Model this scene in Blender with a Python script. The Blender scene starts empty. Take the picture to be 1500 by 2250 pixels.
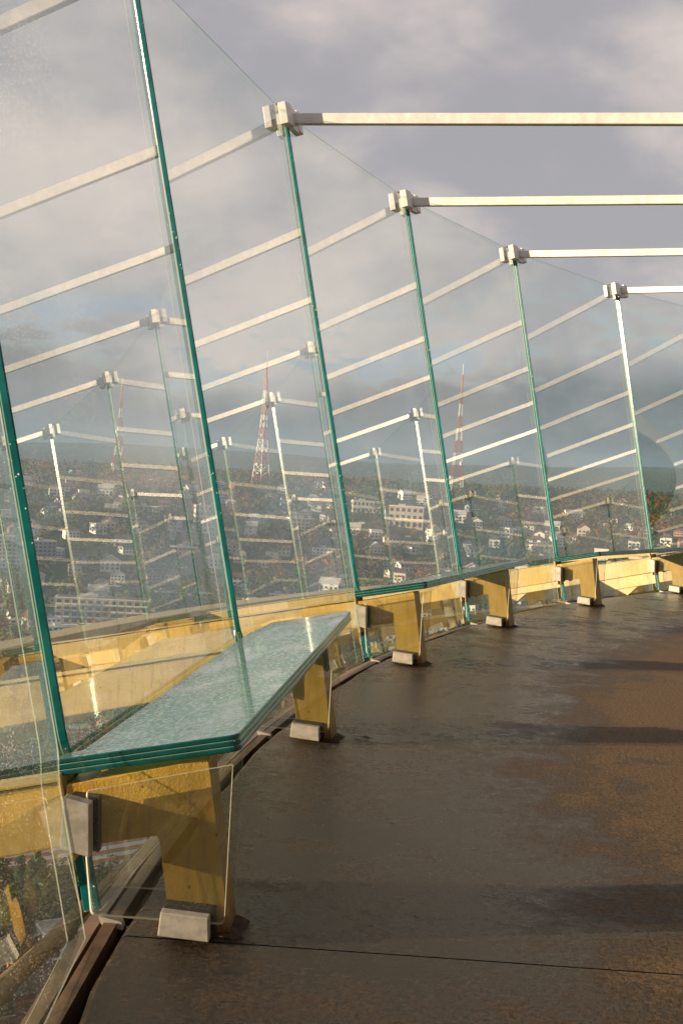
import bpy, bmesh, math, random
import numpy as np
from mathutils import Vector, Matrix
R_ = math.radians
random.seed(7)
rng = np.random.default_rng(11)
scene = bpy.context.scene
col = scene.collection

# ------------------------------------------------------------------ camera
CAM = Vector((15.35910165, 2.82645985, 1.07055208))
RT = Vector((-0.99749378, -0.04204823, 0.05690428))
UP = Vector((0.05841534, -0.03562625, 0.99765646))
FW = Vector((0.0399224, -0.9984802, -0.03799322))
cam_d = bpy.data.cameras.new('camera')
cam = bpy.data.objects.new('camera', cam_d)
col.objects.link(cam)
m = Matrix((RT, UP, -FW)).transposed().to_4x4()
m.translation = CAM
cam.matrix_world = m
cam_d.sensor_fit = 'VERTICAL'
cam_d.sensor_height = 36.0
cam_d.lens = 36.0 * 2762.8 / 2250.0
cam_d.clip_start = 0.05
cam_d.clip_end = 90000
scene.camera = cam

# ------------------------------------------------------------------ world, sun, exposure
SUN_AZ, SUN_EL = R_(15.0), R_(9.6)
world = bpy.data.worlds.new('World')
scene.world = world
world.use_nodes = True
wt = world.node_tree
wt.nodes.clear()
def wn(t, **k):
    n = wt.nodes.new(t)
    for a, b in k.items(): setattr(n, a, b)
    return n
def wl(a, b): wt.links.new(a, b)
def wmath(op, a, b=None, clamp=False):
    n = wn('ShaderNodeMath', operation=op, use_clamp=clamp)
    for i, v in enumerate((a, b)):
        if v is None: continue
        if isinstance(v, (int, float)): n.inputs[i].default_value = v
        else: wl(v, n.inputs[i])
    return n.outputs[0]
def wmap(v, a, b, c=0.0, d=1.0, smooth=True):
    n = wn('ShaderNodeMapRange', interpolation_type='SMOOTHSTEP' if smooth else 'LINEAR')
    wl(v, n.inputs[0])
    for i, x in enumerate((a, b, c, d)): n.inputs[i + 1].default_value = x
    return n.outputs[0]
def wmix(f, a, b):
    n = wn('ShaderNodeMix', data_type='RGBA')
    wl(f, n.inputs[0])
    for i, v in ((6, a), (7, b)):
        if isinstance(v, tuple): n.inputs[i].default_value = (*v, 1)
        else: wl(v, n.inputs[i])
    return n.outputs[2]
tc = wn('ShaderNodeTexCoord')
sep = wn('ShaderNodeSeparateXYZ'); wl(tc.outputs['Generated'], sep.inputs[0])
def wnoise(sc, scale, detail, rough, off=(0, 0, 0), dist=0.0):
    mp = wn('ShaderNodeMapping'); mp.inputs['Scale'].default_value = sc; mp.inputs['Location'].default_value = off
    wl(tc.outputs['Generated'], mp.inputs['Vector'])
    n = wn('ShaderNodeTexNoise'); n.inputs['Scale'].default_value = scale; n.inputs['Detail'].default_value = detail
    n.inputs['Roughness'].default_value = rough; n.inputs['Distortion'].default_value = dist
    wl(mp.outputs[0], n.inputs['Vector'])
    return n.outputs['Fac']
sky = wn('ShaderNodeTexSky', sky_type='NISHITA', sun_disc=False)
sky.sun_elevation = SUN_EL
sky.sun_rotation = R_(90) - SUN_AZ
sky.air_density = 1.0; sky.dust_density = 1.5; sky.altitude = 200
el = sep.outputs['Z']
nbig = wnoise((1, 1, 2.2), 2.6, 6, .55, (.3, 1.7, .2))
npuff = wnoise((1, 1, 1.55), 4.6, 9, .50, (3.7, 6.3, 8.2), .25)
nfine = wnoise((1, 1, 2.6), 13.0, 6, .6, (5.1, 1.3, 2.2), .2)
lit = wmap(wmath('ADD', wmath('MULTIPLY', npuff, .86), wmath('MULTIPLY', nfine, .14)), .44, .62)
high = wmix(lit, (1.73, 1.65, 1.74), (3.1, 2.68, 2.47))
high = wmix(wmath('MULTIPLY', wmap(nbig, .45, .62), .5), high, (1.69, 1.6, 1.71))
# low stratus bank above the skyline, ragged upper edge
bankh = wmath('ADD', el, wmath('MULTIPLY', wmath('SUBTRACT', npuff, .5), .13))
low = wmix(wmap(nfine, .40, .66), (0.361, 0.455, 0.565), (0.628, 0.722, 0.832))
cloud = wmix(wmap(bankh, .055, .105), low, high)
# blue breaks in a narrow belt over the bank
belt = wmath('MULTIPLY', wmap(bankh, .06, .085), wmap(bankh, .15, .10))
gap = wmath('MULTIPLY', belt, wmap(nfine, .50, .58))
skyb = wn('ShaderNodeMix', data_type='RGBA', blend_type='MULTIPLY'); skyb.inputs[0].default_value = 1
wl(sky.outputs[0], skyb.inputs[6]); skyb.inputs[7].default_value = (.7, .75, .8, 1)
final = wmix(wmath('MULTIPLY', gap, .75), cloud, wmix(wmath('ADD', gap, 0.0), skyb.outputs[2], (1.49, 1.96, 2.43)))
final = wmix(wmath('ADD', wmath('MULTIPLY', belt, 0),   .05), final, skyb.outputs[2])
bg = wn('ShaderNodeBackground'); bg.inputs['Strength'].default_value = .1
wl(final, bg.inputs['Color'])
wo = wn('ShaderNodeOutputWorld'); wl(bg.outputs[0], wo.inputs['Surface'])

sun_d = bpy.data.lights.new('sun', 'SUN')
sun_d.energy = 5.0
sun_d.angle = R_(.55)
sun_d.color = (1.0, .78, .50)
sun = bpy.data.objects.new('sun', sun_d)
col.objects.link(sun)
sdir = Vector((-math.cos(SUN_EL) * math.cos(SUN_AZ), -math.cos(SUN_EL) * math.sin(SUN_AZ), -math.sin(SUN_EL)))
sun.rotation_euler = sdir.to_track_quat('-Z', 'Y').to_euler()
scene.view_settings.view_transform = 'Standard'
scene.view_settings.look = 'None'
scene.view_settings.exposure = 1.25
scene.view_settings.gamma = 1.0
scene.view_settings.use_curve_mapping = False
scene.render.engine = 'CYCLES'
scene.cycles.transparent_max_bounces = 32
scene.cycles.max_bounces = 6
scene.cycles.diffuse_bounces = 2
scene.cycles.volume_bounces = 0
scene.cycles.glossy_bounces = 3
scene.cycles.sample_clamp_indirect = 6.0

# ------------------------------------------------------------------ helpers
def newmat(name):
    mt = bpy.data.materials.new(name); mt.use_nodes = True
    nt = mt.node_tree; nt.nodes.clear()
    out = nt.nodes.new('ShaderNodeOutputMaterial')
    return mt, nt, out
class NT:
    def __init__(s, nt): s.nt = nt
    def n(s, t, ins=None, **k):
        x = s.nt.nodes.new(t)
        for a, b in k.items(): setattr(x, a, b)
        for a, v in (ins or {}).items(): s.set(x.inputs[a], v)
        return x
    def set(s, i, v):
        if hasattr(v, 'is_output') or isinstance(v, bpy.types.NodeSocket): s.nt.links.new(v, i)
        else: i.default_value = v
    def math(s, op, a, b=0.0, clamp=False):
        return s.n('ShaderNodeMath', {0: a, 1: b}, operation=op, use_clamp=clamp).outputs[0]
    def rng(s, v, a, b, c=0.0, d=1.0):
        return s.n('ShaderNodeMapRange', {0: v, 1: a, 2: b, 3: c, 4: d}, interpolation_type='SMOOTHSTEP').outputs[0]
    def mix(s, f, a, b, bt='MIX'):
        a = (*a, 1) if isinstance(a, tuple) and len(a) == 3 else a
        b = (*b, 1) if isinstance(b, tuple) and len(b) == 3 else b
        return s.n('ShaderNodeMix', {0: f, 6: a, 7: b}, data_type='RGBA', blend_type=bt).outputs[2]
    def co(s, kind='Object', scale=(1, 1, 1)):
        t = s.n('ShaderNodeTexCoord').outputs[kind]
        return s.n('ShaderNodeMapping', {'Vector': t, 'Scale': scale}).outputs[0]
    def noise(s, v, sc, det=4, ro=.5, dist=0.0):
        return s.n('ShaderNodeTexNoise', {'Vector': v, 'Scale': sc, 'Detail': det, 'Roughness': ro, 'Distortion': dist}).outputs['Fac']
    def vor(s, v, sc, feat='F1', out='Distance'):
        return s.n('ShaderNodeTexVoronoi', {'Vector': v, 'Scale': sc}, feature=feat)
    def bump(s, h, st=.3, d=.01):
        return s.n('ShaderNodeBump', {'Height': h, 'Strength': st, 'Distance': d}).outputs[0]
    def out(s, sh):
        o = [x for x in s.nt.nodes if x.type == 'OUTPUT_MATERIAL'][0]
        s.nt.links.new(sh, o.inputs['Surface'])
def pbr(name, base, rough=.6, metal=0.0, var=0.0, scale=8.0, bump=0.0, bscale=60.0, spec=.5):
    mt, nt, o = newmat(name); N = NT(nt)
    b = N.n('ShaderNodeBsdfPrincipled', {'Roughness': rough, 'Metallic': metal, 'Specular IOR Level': spec})
    c = (*base, 1)
    v = N.co()
    if var:
        f = N.noise(v, scale, 6, .6)
        d = tuple(max(0, x * (1 - var)) for x in base); l = tuple(min(1, x * (1 + var * .6)) for x in base)
        c = N.mix(N.rng(f, .3, .7), d, l)
    N.set(b.inputs['Base Color'], c)
    if bump: N.set(b.inputs['Normal'], N.bump(N.noise(v, bscale, 4, .6), bump, .004))
    N.out(b.outputs[0])
    return mt

def mesh_obj(name, verts, faces, mats, parent=None, midx=None, smooth=False, fix=True):
    me = bpy.data.meshes.new(name)
    me.from_pydata([tuple(v) for v in verts], [], faces)
    for mm in (mats if isinstance(mats, (list, tuple)) else [mats]): me.materials.append(mm)
    if midx: me.polygons.foreach_set('material_index', midx)
    if fix:
        bm = bmesh.new(); bm.from_mesh(me); bmesh.ops.recalc_face_normals(bm, faces=bm.faces); bm.to_mesh(me); bm.free()
    if smooth: me.polygons.foreach_set('use_smooth', [True] * len(me.polygons))
    o = bpy.data.objects.new(name, me); col.objects.link(o)
    if parent is not None: o.parent = parent
    return o
def tag(o, label, cat, group=None):
    o['label'] = label; o['category'] = cat
    if group: o['group'] = group
    return o
def empty(name, loc=(0, 0, 0), rz=0.0):
    o = bpy.data.objects.new(name, None); col.objects.link(o)
    o.location = loc; o.rotation_euler = (0, 0, rz); o.empty_display_size = .1
    return o
def structure(o): o['kind'] = 'structure'; return o
def copy_tree(o, parent=None):
    c = o.copy(); col.objects.link(c); c.parent = parent
    for ch in list(o.children): copy_tree(ch, c)
    return c
def prism(name, poly, fn, lo, hi, mat, parent=None, bevel=0.0, seg=2):
    """poly: 2D outline; fn(a,b,c) -> local xyz; extruded c from lo to hi"""
    n = len(poly)
    V = [fn(a, b, lo) for a, b in poly] + [fn(a, b, hi) for a, b in poly]
    F = [list(range(n)), list(range(n, 2 * n))] + [[i, (i + 1) % n, n + (i + 1) % n, n + i] for i in range(n)]
    o = mesh_obj(name, V, F, mat, parent)
    if bevel: bev(o, bevel, seg)
    return o
def bev(o, w, seg=2):
    bm = bmesh.new(); bm.from_mesh(o.data)
    bmesh.ops.bevel(bm, geom=bm.edges[:], offset=w, segments=seg, affect='EDGES', profile=.6, clamp_overlap=True)
    bm.to_mesh(o.data); bm.free()
def box(name, c, s, mat, parent=None, bevel=0.0, rot=None):
    V = []
    for dx in (-.5, .5):
        for dy in (-.5, .5):
            for dz in (-.5, .5):
                q = Vector((dx * s[0], dy * s[1], dz * s[2]))
                if rot is not None: q = rot @ q
                V.append(q + Vector(c))
    F = [[0, 1, 3, 2], [4, 6, 7, 5], [0, 4, 5, 1], [2, 3, 7, 6], [0, 2, 6, 4], [1, 5, 7, 3]]
    o = mesh_obj(name, V, F, mat, parent)
    if bevel: bev(o, bevel)
    return o
def rounded(poly, radii, seg=4):
    out = []
    n = len(poly)
    for i in range(n):
        r = radii[i] if isinstance(radii, (list, tuple)) else radii
        p = Vector(poly[i]); a = Vector(poly[i - 1]); b = Vector(poly[(i + 1) % n])
        if r <= 0: out.append(tuple(p)); continue
        da = (a - p).normalized(); db = (b - p).normalized()
        for j in range(seg + 1):
            t = j / seg
            q0 = p + da * r; q1 = p + db * r
            out.append(tuple((1 - t) ** 2 * q0 + 2 * t * (1 - t) * p + t * t * q1))
    return out

# ------------------------------------------------------------------ materials of the deck
def glass_mat(name, tint, veil, drops, dscale=120.0, veilcol=(.85, .85, .8), f0=.042, boost=1.0, mirror=True):
    mt, nt, o = newmat(name); N = NT(nt)
    facing = N.n('ShaderNodeLayerWeight', {'Blend': .5}).outputs['Facing']
    fr = N.math('ADD', f0, N.math('MULTIPLY', N.math('POWER', facing, 5.0), (1 - f0) * boost), True)
    tr = N.n('ShaderNodeBsdfTransparent', {'Color': (*tint, 1)})
    gl = N.n('ShaderNodeBsdfGlossy', {'Color': (1, 1, 1, 1), 'Roughness': 0.0})
    fr = N.math('DIVIDE', N.math('MULTIPLY', fr, 2.0), N.math('ADD', fr, 1.0))
    base = N.n('ShaderNodeMixShader', {0: fr, 1: tr.outputs[0], 2: gl.outputs[0]}).outputs[0] if mirror else tr.outputs[0]
    v = N.co()
    dirt = N.noise(N.n('ShaderNodeMapping', {'Vector': v, 'Scale': (1, 1, .45)}).outputs[0], 2.3, 2, .6)
    streak = N.noise(N.n('ShaderNodeMapping', {'Vector': v, 'Scale': (1, 14, .8)}).outputs[0], 3.0, 1, .6)
    veilf = N.math('MULTIPLY', N.math('ADD', N.rng(dirt, .3, .75, .45, 1.5), N.rng(streak, .55, .8, 0, .6)), veil)
    df = N.n('ShaderNodeBsdfDiffuse', {'Color': (*veilcol, 1)})
    tl = N.n('ShaderNodeBsdfTranslucent', {'Color': (*veilcol, 1)})
    dt = N.n('ShaderNodeMixShader', {0: .5, 1: df.outputs[0], 2: tl.outputs[0]}).outputs[0]
    sh = N.n('ShaderNodeMixShader', {0: veilf, 1: base, 2: dt}).outputs[0]
    if drops:
        sx = N.n('ShaderNodeSeparateXYZ', {0: v})
        v2 = N.n('ShaderNodeCombineXYZ', {0: N.math('ADD', sx.outputs[0], sx.outputs[1]), 1: sx.outputs[2], 2: 0.0}).outputs[0]
        vo = N.n('ShaderNodeTexVoronoi', {'Vector': v2, 'Scale': dscale}, feature='F1', voronoi_dimensions='2D')
        rnd = N.n('ShaderNodeSeparateColor', {0: vo.outputs['Color']}).outputs[0]
        rad = N.rng(rnd, .86, 1.0, 0.05, .38)
        dens = N.rng(N.noise(v, 3.2, 2, .6), .35, .72, .25, 1.25)
        mk = N.math('LESS_THAN', vo.outputs['Distance'], N.math('MULTIPLY', rad, dens))
        dtl = N.n('ShaderNodeBsdfTranslucent', {'Color': (.95, .93, .88, 1)})
        ddf = N.n('ShaderNodeBsdfGlossy', {'Color': (.9, .9, .9, 1), 'Roughness': .25})
        dd = N.n('ShaderNodeMixShader', {0: .3, 1: dtl.outputs[0], 2: ddf.outputs[0]}).outputs[0]
        sh = N.n('ShaderNodeMixShader', {0: N.math('MULTIPLY', mk, drops), 1: sh, 2: dd}).outputs[0]
    N.out(sh)
    return mt
M = {}
M['pane'] = glass_mat('pane_glass', (.945, .970, .950), .007, .28, 260)
M['pane_out'] = glass_mat('pane_glass_outside', (.955, .975, .96), .006, .28, 210, mirror=False)
M['plate'] = glass_mat('plate_glass', (.96, .97, .96), .012, .5, 240)
def edge_mat(name, base, rough=.18, spec=.6, sub=0.0):
    mt, nt, o = newmat(name); N = NT(nt)
    v = N.co()
    n1 = N.noise(v, 14, 5, .6)
    c = N.mix(N.rng(n1, .3, .7), tuple(x * .75 for x in base), tuple(min(1, x * 1.25) for x in base))
    vo = N.vor(v, 70)
    rnd = N.n('ShaderNodeSeparateColor', {0: vo.outputs['Color']}).outputs[1]
    mk = N.math('MULTIPLY', N.math('LESS_THAN', vo.outputs['Distance'], N.math('MULTIPLY', rnd, .15)), N.math('GREATER_THAN', rnd, .78))
    c = N.mix(mk, c, (.75, .8, .74))
    b = N.n('ShaderNodeBsdfPrincipled', {'Base Color': c, 'Roughness': rough, 'Specular IOR Level': spec, 'Coat Weight': .5, 'Coat Roughness': .06,
        'Normal': N.bump(N.noise(v, 45, 3, .5), .12, .003)})
    tl = N.n('ShaderNodeBsdfTranslucent', {'Color': (*[min(1, x * 1.6) for x in base], 1)})
    N.out(N.n('ShaderNodeMixShader', {0: .07, 1: b.outputs[0], 2: tl.outputs[0]}).outputs[0])
    return mt
M['edge'] = edge_mat('glass_edge_teal', (.0012, .092, .100))
def clear_edge(name, c, tr):
    mt, nt, o = newmat(name); N = NT(nt)
    t = N.n('ShaderNodeBsdfTransparent', {'Color': (.85, .95, .9, 1)})
    tl = N.n('ShaderNodeBsdfTranslucent', {'Color': (*c, 1)})
    b = N.n('ShaderNodeBsdfPrincipled', {'Base Color': (*c, 1), 'Roughness': .15})
    x = N.n('ShaderNodeMixShader', {0: .6, 1: b.outputs[0], 2: tl.outputs[0]}).outputs[0]
    N.out(N.n('ShaderNodeMixShader', {0: tr, 1: x, 2: t.outputs[0]}).outputs[0]); return mt
M['edge_clear'] = clear_edge('glass_edge_backlit', (.55, .62, .56), .88)  # same glass as the teal edge; its look when lit from behind is coloured in
M['arris'] = clear_edge('glass_arris', (.75, .80, .74), .25)  # bright highlight line along the pane edges, put into the colour
M['edge_top'] = clear_edge('glass_edge_top', (.02, .025, .024), .1)
M['bench_edge'] = edge_mat('bench_edge_green', (.0015, .062, .066), .16)
M['bench_edge_lit'] = edge_mat('bench_edge_front', (.05, .20, .14), .2)  # same glass as the ends; the lit front edge is painted a paler green
M['inter'] = pbr('interlayer', (.16, .30, .24), .35)
M['plate_edge'] = clear_edge('plate_edge', (.85, .84, .70), .3)
# wet bench top
def bench_top():
    mt, nt, o = newmat('wet_bench_glass'); N = NT(nt)
    v = N.co()
    facing = N.n('ShaderNodeLayerWeight', {'Blend': .5}).outputs['Facing']
    fr = N.math('ADD', .05, N.math('MULTIPLY', N.math('POWER', facing, 3.2), .9), True)
    area = N.noise(N.n('ShaderNodeMapping', {'Vector': v, 'Scale': (1.6, .8, 1)}).outputs[0], 3.2, 6, .6, .4)
    wet = N.rng(area, .34, .56, .3, 1.0)
    vo = N.n('ShaderNodeTexVoronoi', {'Vector': N.n('ShaderNodeMapping', {'Vector': v, 'Scale': (1, .75, 1)}).outputs[0], 'Scale': 88.0, 'Randomness': 1.0}, feature='SMOOTH_F1')
    fine = N.noise(v, 150, 3, .6)
    hgt = N.math('ADD', N.math('MULTIPLY', vo.outputs['Distance'], 1.0), N.math('MULTIPLY', fine, .4))
    bead = N.math('MULTIPLY', N.rng(hgt, .48, .64), wet)
    nrm = N.bump(bead, .22, .002)
    tr = N.n('ShaderNodeBsdfTransparent', {'Color': (.66, .86, .80, 1)})
    cc = N.mix(bead, (.60, .70, .70), (.25, .41, .40))
    df = N.n('ShaderNodeBsdfDiffuse', {'Color': cc, 'Normal': nrm})
    body = N.n('ShaderNodeMixShader', {0: N.math('ADD', .20, N.math('MULTIPLY', bead, .1)), 1: tr.outputs[0], 2: df.outputs[0]}).outputs[0]
    gl = N.n('ShaderNodeBsdfGlossy', {'Color': (1, 1, 1, 1), 'Roughness': N.rng(wet, 0, 1, .03, .09), 'Normal': nrm})
    N.out(N.n('ShaderNodeMixShader', {0: N.math('MULTIPLY', fr, N.rng(bead, 0, 1, 1.0, .35)), 1: body, 2: gl.outputs[0]}).outputs[0])
    return mt
M['bench_top'] = bench_top()
M['bench_ply'] = glass_mat('bench_ply', (.78, .92, .87), .03, 0)
# painted gold metal / concrete
def gold(name, rough_leg):
    mt, nt, o = newmat(name); N = NT(nt)
    v = N.co()
    f = N.noise(v, 5, 6, .6)
    c = N.mix(N.rng(f, .3, .7), (.38, .23, .032), (.50, .315, .052)) if rough_leg else N.mix(N.rng(f, .3, .7), (.40, .275, .08), (.47, .335, .115))
    g = N.noise(N.n('ShaderNodeMapping', {'Vector': v, 'Scale': (9, 9, 1)}).outputs[0], 6, 5, .6)
    c = N.mix(N.math('MULTIPLY', N.rng(g, .48, .72), .65), c, (.26, .14, .022))
    z = N.n('ShaderNodeSeparateXYZ', {0: v}).outputs[2]
    vc = N.vor(v, 34)
    rc = N.n('ShaderNodeSeparateColor', {0: vc.outputs['Color']}).outputs[0]
    chip = N.math('MULTIPLY', N.math('LESS_THAN', N.math('ADD', vc.outputs['Distance'], N.math('MULTIPLY', N.noise(v, 160, 2, .6), .2)), .24), N.math('GREATER_THAN', rc, .90))
    c = N.mix(N.math('MULTIPLY', chip, .8), c, (.10, .045, .014))
    c = N.mix(N.math('MULTIPLY', N.rng(N.noise(v, 13, 6, .7), .52, .70), .25), c, (.17, .095, .02))
    if rough_leg:   # rust and grime around the foot
        foot = N.math('MULTIPLY', N.rng(N.math('ADD', z, N.math('MULTIPLY', N.noise(v, 28, 5, .7), .09)), .115, .04), .9)
        c = N.mix(foot, c, (.16, .06, .012))
    nz = N.noise(v, 170 if rough_leg else 60, 3, .6)
    b = N.n('ShaderNodeBsdfPrincipled', {'Base Color': c, 'Roughness': .42, 'Normal': N.bump(nz,   .45 if rough_leg else .12, .004 if rough_leg else .004)})
    N.out(b.outputs[0]); return mt
M['gold'] = gold('gold_paint', False)  # paler than the legs: the milky veil of the glass is mixed into this colour
M['gold_leg'] = gold('gold_textured', True)
M['alu'] = pbr('brushed_aluminium', (.43, .385, .35), .40, .15, .25, 30, .1, 120)
M['white_metal'] = pbr('white_painted_metal', (.57, .555, .54), .34, 0.0, .14, 20, .06, 90)
M['brown_steel'] = pbr('brown_steel', (.12, .07, .04), .45, 0, .4, 12, .25, 60)
M['black'] = pbr('black_rubber', (.012, .011, .010), .6, 0, .3, 30, .3, 80)
M['rust_pipe'] = pbr('weathered_gold_pipe', (.20, .13, .045), .6, 0, .4, 10, .3, 60)
M['rust_bed'] = pbr('rusty_bedding', (.055, .026, .012), .85, 0, .6, 60, .6, 120)
M['beige'] = pbr('beige_fascia', (.55, .47, .38), .6, 0, .1, 4)
M['dark_soffit'] = pbr('dark_soffit', (.035, .036, .036), .5, 0, .2, 3)
M['dark_wall'] = pbr('core_wall', (.05, .05, .048), .35, 0, .2, 2)
def floor_mat():
    mt, nt, o = newmat('deck_coating'); N = NT(nt)
    v = N.co('Object')
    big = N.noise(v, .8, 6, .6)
    mid = N.noise(v, 4.2, 9, .72)
    fine = N.noise(v, 210, 3, .7)
    grit = N.noise(v, 75, 5, .7)
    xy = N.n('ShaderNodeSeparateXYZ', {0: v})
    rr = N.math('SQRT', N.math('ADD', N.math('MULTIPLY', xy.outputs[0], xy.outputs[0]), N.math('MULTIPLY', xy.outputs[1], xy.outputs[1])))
    inner = N.rng(rr, 15.2, 14.3)           # lighter and rougher towards the middle of the walkway
    speck = N.noise(v, 26, 8, .75)
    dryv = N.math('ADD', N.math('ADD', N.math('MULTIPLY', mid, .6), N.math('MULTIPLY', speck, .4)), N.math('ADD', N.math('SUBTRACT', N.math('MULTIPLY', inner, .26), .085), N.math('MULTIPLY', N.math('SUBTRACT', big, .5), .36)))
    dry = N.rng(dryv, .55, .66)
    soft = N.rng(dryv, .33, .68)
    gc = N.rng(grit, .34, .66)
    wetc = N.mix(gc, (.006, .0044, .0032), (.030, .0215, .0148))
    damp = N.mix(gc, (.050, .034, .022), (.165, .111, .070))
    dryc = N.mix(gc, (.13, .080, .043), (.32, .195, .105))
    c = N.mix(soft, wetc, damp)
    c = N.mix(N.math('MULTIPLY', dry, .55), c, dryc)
    c = N.mix(N.math('MULTIPLY', N.rng(fine, .45, .75), .35), c, (.085, .058, .038))
    r = N.math('ADD', N.rng(soft, 0, 1, .20, .60), N.math('MULTIPLY', N.math('SUBTRACT', grit, .5), .3))
    hgt = N.math('ADD', N.math('MULTIPLY', N.rng(grit, .3, .7), .6), N.math('MULTIPLY', fine, .5))
    b = N.n('ShaderNodeBsdfPrincipled', {'Base Color': c, 'Roughness': r, 'Specular IOR Level': N.rng(soft, 0, 1, .42, .16),
        'Normal': N.bump(hgt, N.rng(soft, 0, 1, .45, .9), .008)})
    N.out(b.outputs[0]); return mt
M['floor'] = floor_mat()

# ------------------------------------------------------------------ deck geometry constants
NP = 48
DA = 2 * math.pi / NP
R = 16.0
TILT = 0.217934
LEN = 3.0795
ST, CT = math.sin(TILT), math.cos(TILT)
HALF = DA / 2
def L(u, v, z): return (-v, -u, z)        # joint frame: u along the ring, v inwards, z up
def ring_mesh(name, prof, mat, n=192, parent=None, a0=0.0, a1=2 * math.pi, smooth=False):
    """prof: closed list of (radius, z)"""
    full = abs(a1 - a0 - 2 * math.pi) < 1e-6
    cnt = n if full else n + 1
    V = []
    for i in range(cnt):
        a = a0 + (a1 - a0) * i / n
        for r, z in prof: V.append((r * math.cos(a), r * math.sin(a), z))
    k = len(prof); F = []
    for i in range(n):
        j = (i + 1) % cnt
        for q in range(k):
            F.append([i * k + q, i * k + (q + 1) % k, j * k + (q + 1) % k, j * k + q])
    if not full: F += [list(range(k)), [(cnt - 1) * k + q for q in range(k)]]
    return mesh_obj(name, V, F, mat, parent, smooth=smooth)

# floor of the walkway: two sheets of coating with an open seam between them
SEAM = R_(0.35)
def deck():
    # outline with a slightly ragged outer edge
    n = 720; V = []; F = []
    for i in range(n + 1):
        a = SEAM + .0002 + (2 * math.pi - .0004) * i / n
        ro = 15.9 + .006 * math.sin(a * 97) + .004 * math.sin(a * 331 + 1)
        for r, z in ((11.5, 0), (13, 0), (14.2, 0), (15.2, 0), (ro - .012, 0), (ro, -.008), (ro, -.22)):
            V.append((r * math.cos(a), r * math.sin(a), z))
    for i in range(n):
        for q in range(6): F.append([i * 7 + q, i * 7 + q + 1, (i + 1) * 7 + q + 1, (i + 1) * 7 + q])
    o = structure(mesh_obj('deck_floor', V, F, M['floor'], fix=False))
    structure(ring_mesh('deck_slab', [(11.5, -.5), (15.86, -.5), (15.86, -.02), (11.5, -.02)], M['black']))
    return o
deck()
structure(ring_mesh('gutter_channel', [(15.88, -.26), (16.012, -.26), (16.012, -.242), (15.88, -.242)], M['black']))
structure(ring_mesh('sill_rail', [(15.935, -.24), (15.965, -.24), (15.965, -.014), (15.935, -.014)], M['brown_steel']))
structure(ring_mesh('sill_ledge', [(15.980, -.24), (16.018, -.24), (16.018, -.032), (15.980, -.024)], M['brown_steel']))
for i in range(3):
    structure(ring_mesh('drain_bar', [(15.895 + i * .012, -.222), (15.901 + i * .012, -.222), (15.901 + i * .012, -.20), (15.895 + i * .012, -.20)], M['brown_steel']))

# ---- glass panels
def panel_outline():
    def hw(s): return (R + s * ST) * math.sin(HALF)
    sn = .40
    pts = []
    def side(gu, gl): return [(hw(0) - gl, 0), (hw(sn) - gl, sn - .05), (hw(sn) - gu, sn), (hw(LEN) - gu, LEN)]
    right = side(.098, .140)
    left = [(-a, b) for a, b in reversed(side(.004, .034))]
    rad = [.004, .03, .03, .004, .004, .03, .03, .004]
    return right + left, rad
PT = .042
def pfn(u, s, n):     # panel frame: u along, s up the glass, n inwards normal; local origin at the panel foot
    v = -s * ST * math.cos(HALF) + n * CT
    z = s * CT + n * ST
    return L(u, v, z)
def make_panel():
    root = empty('glass_barrier')
    poly, rad = panel_outline()
    rp = rounded(poly, rad, 3)
    n = len(rp)
    V = [pfn(a, b, PT / 2) for a, b in rp] + [pfn(a, b, -PT / 2) for a, b in rp]
    mesh_obj('pane', V, [list(range(n)), list(range(n, 2 * n))[::-1]], [M['pane'], M['pane_out']], root, [0, 1], fix=False)
    # rim of the two plies and the interlayer, cut into four edges
    lay = [-PT / 2, -PT / 2 + .0025, -.0015, .0015, PT / 2 - .004, PT / 2]
    ins = [.0022, 0, 0, 0, 0, .0022]
    cx = sum(a for a, b in rp) / n; cy = LEN / 2
    groups = {'side_edge_right': [], 'top_edge': [], 'side_edge_left': [], 'bottom_edge': []}
    for i in range(n):
        a, b = rp[i]; c, d = rp[(i + 1) % n]
        mu, ms = (a + c) / 2, (b + d) / 2
        if ms < .01: g = 'bottom_edge'
        elif ms > LEN - .01: g = 'top_edge'
        else: g = 'side_edge_right' if mu > 0 else 'side_edge_left'
        groups[g].append(i)
    for g, segs in groups.items():
        V = []; F = []; MI = []
        for i in segs:
            a, b = rp[i]; c, d = rp[(i + 1) % n]
            o = len(V)
            for (x, y) in ((a, b), (c, d)):
                sx = -1 if x > 0 else 1
                for q in range(6):
                    V.append(pfn(x + sx * ins[q], y, lay[q]))
            for q in range(5):
                F.append([o + q, o + q + 1, o + 6 + q + 1, o + 6 + q]); MI.append(1 if q == 2 else (2 if (q in (0, 4) and g in ('side_edge_right', 'bottom_edge')) or (q == 4 and g == 'top_edge') else 0))
        mesh_obj('edge', V, F, [M[{'side_edge_left': 'edge'}.get(g, 'edge_clear')], M['inter'] if g == 'side_edge_left' else M['edge_clear'], M['edge_top'] if g == 'top_edge' else M['arris']], root, MI, fix=False)
    return root
ordinal = {}
PLAB = {
 -1: 'drop covered glass panel cut off by the left edge of the picture',
 0: 'leaning glass panel rising behind the nearest long bench',
 1: 'tall glass panel between the nearest bench and the second bench, no bench before it',
 2: 'leaning glass panel behind the second bench with the dark teal end',
 3: 'glass panel just beyond the second bench, in front of the rightmost far mast',
 4: 'glass panel behind the third bench from the camera',
 5: 'farthest glass panel at the right edge, mirroring the dark round soffit'}
proto_panel = make_panel()
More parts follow.
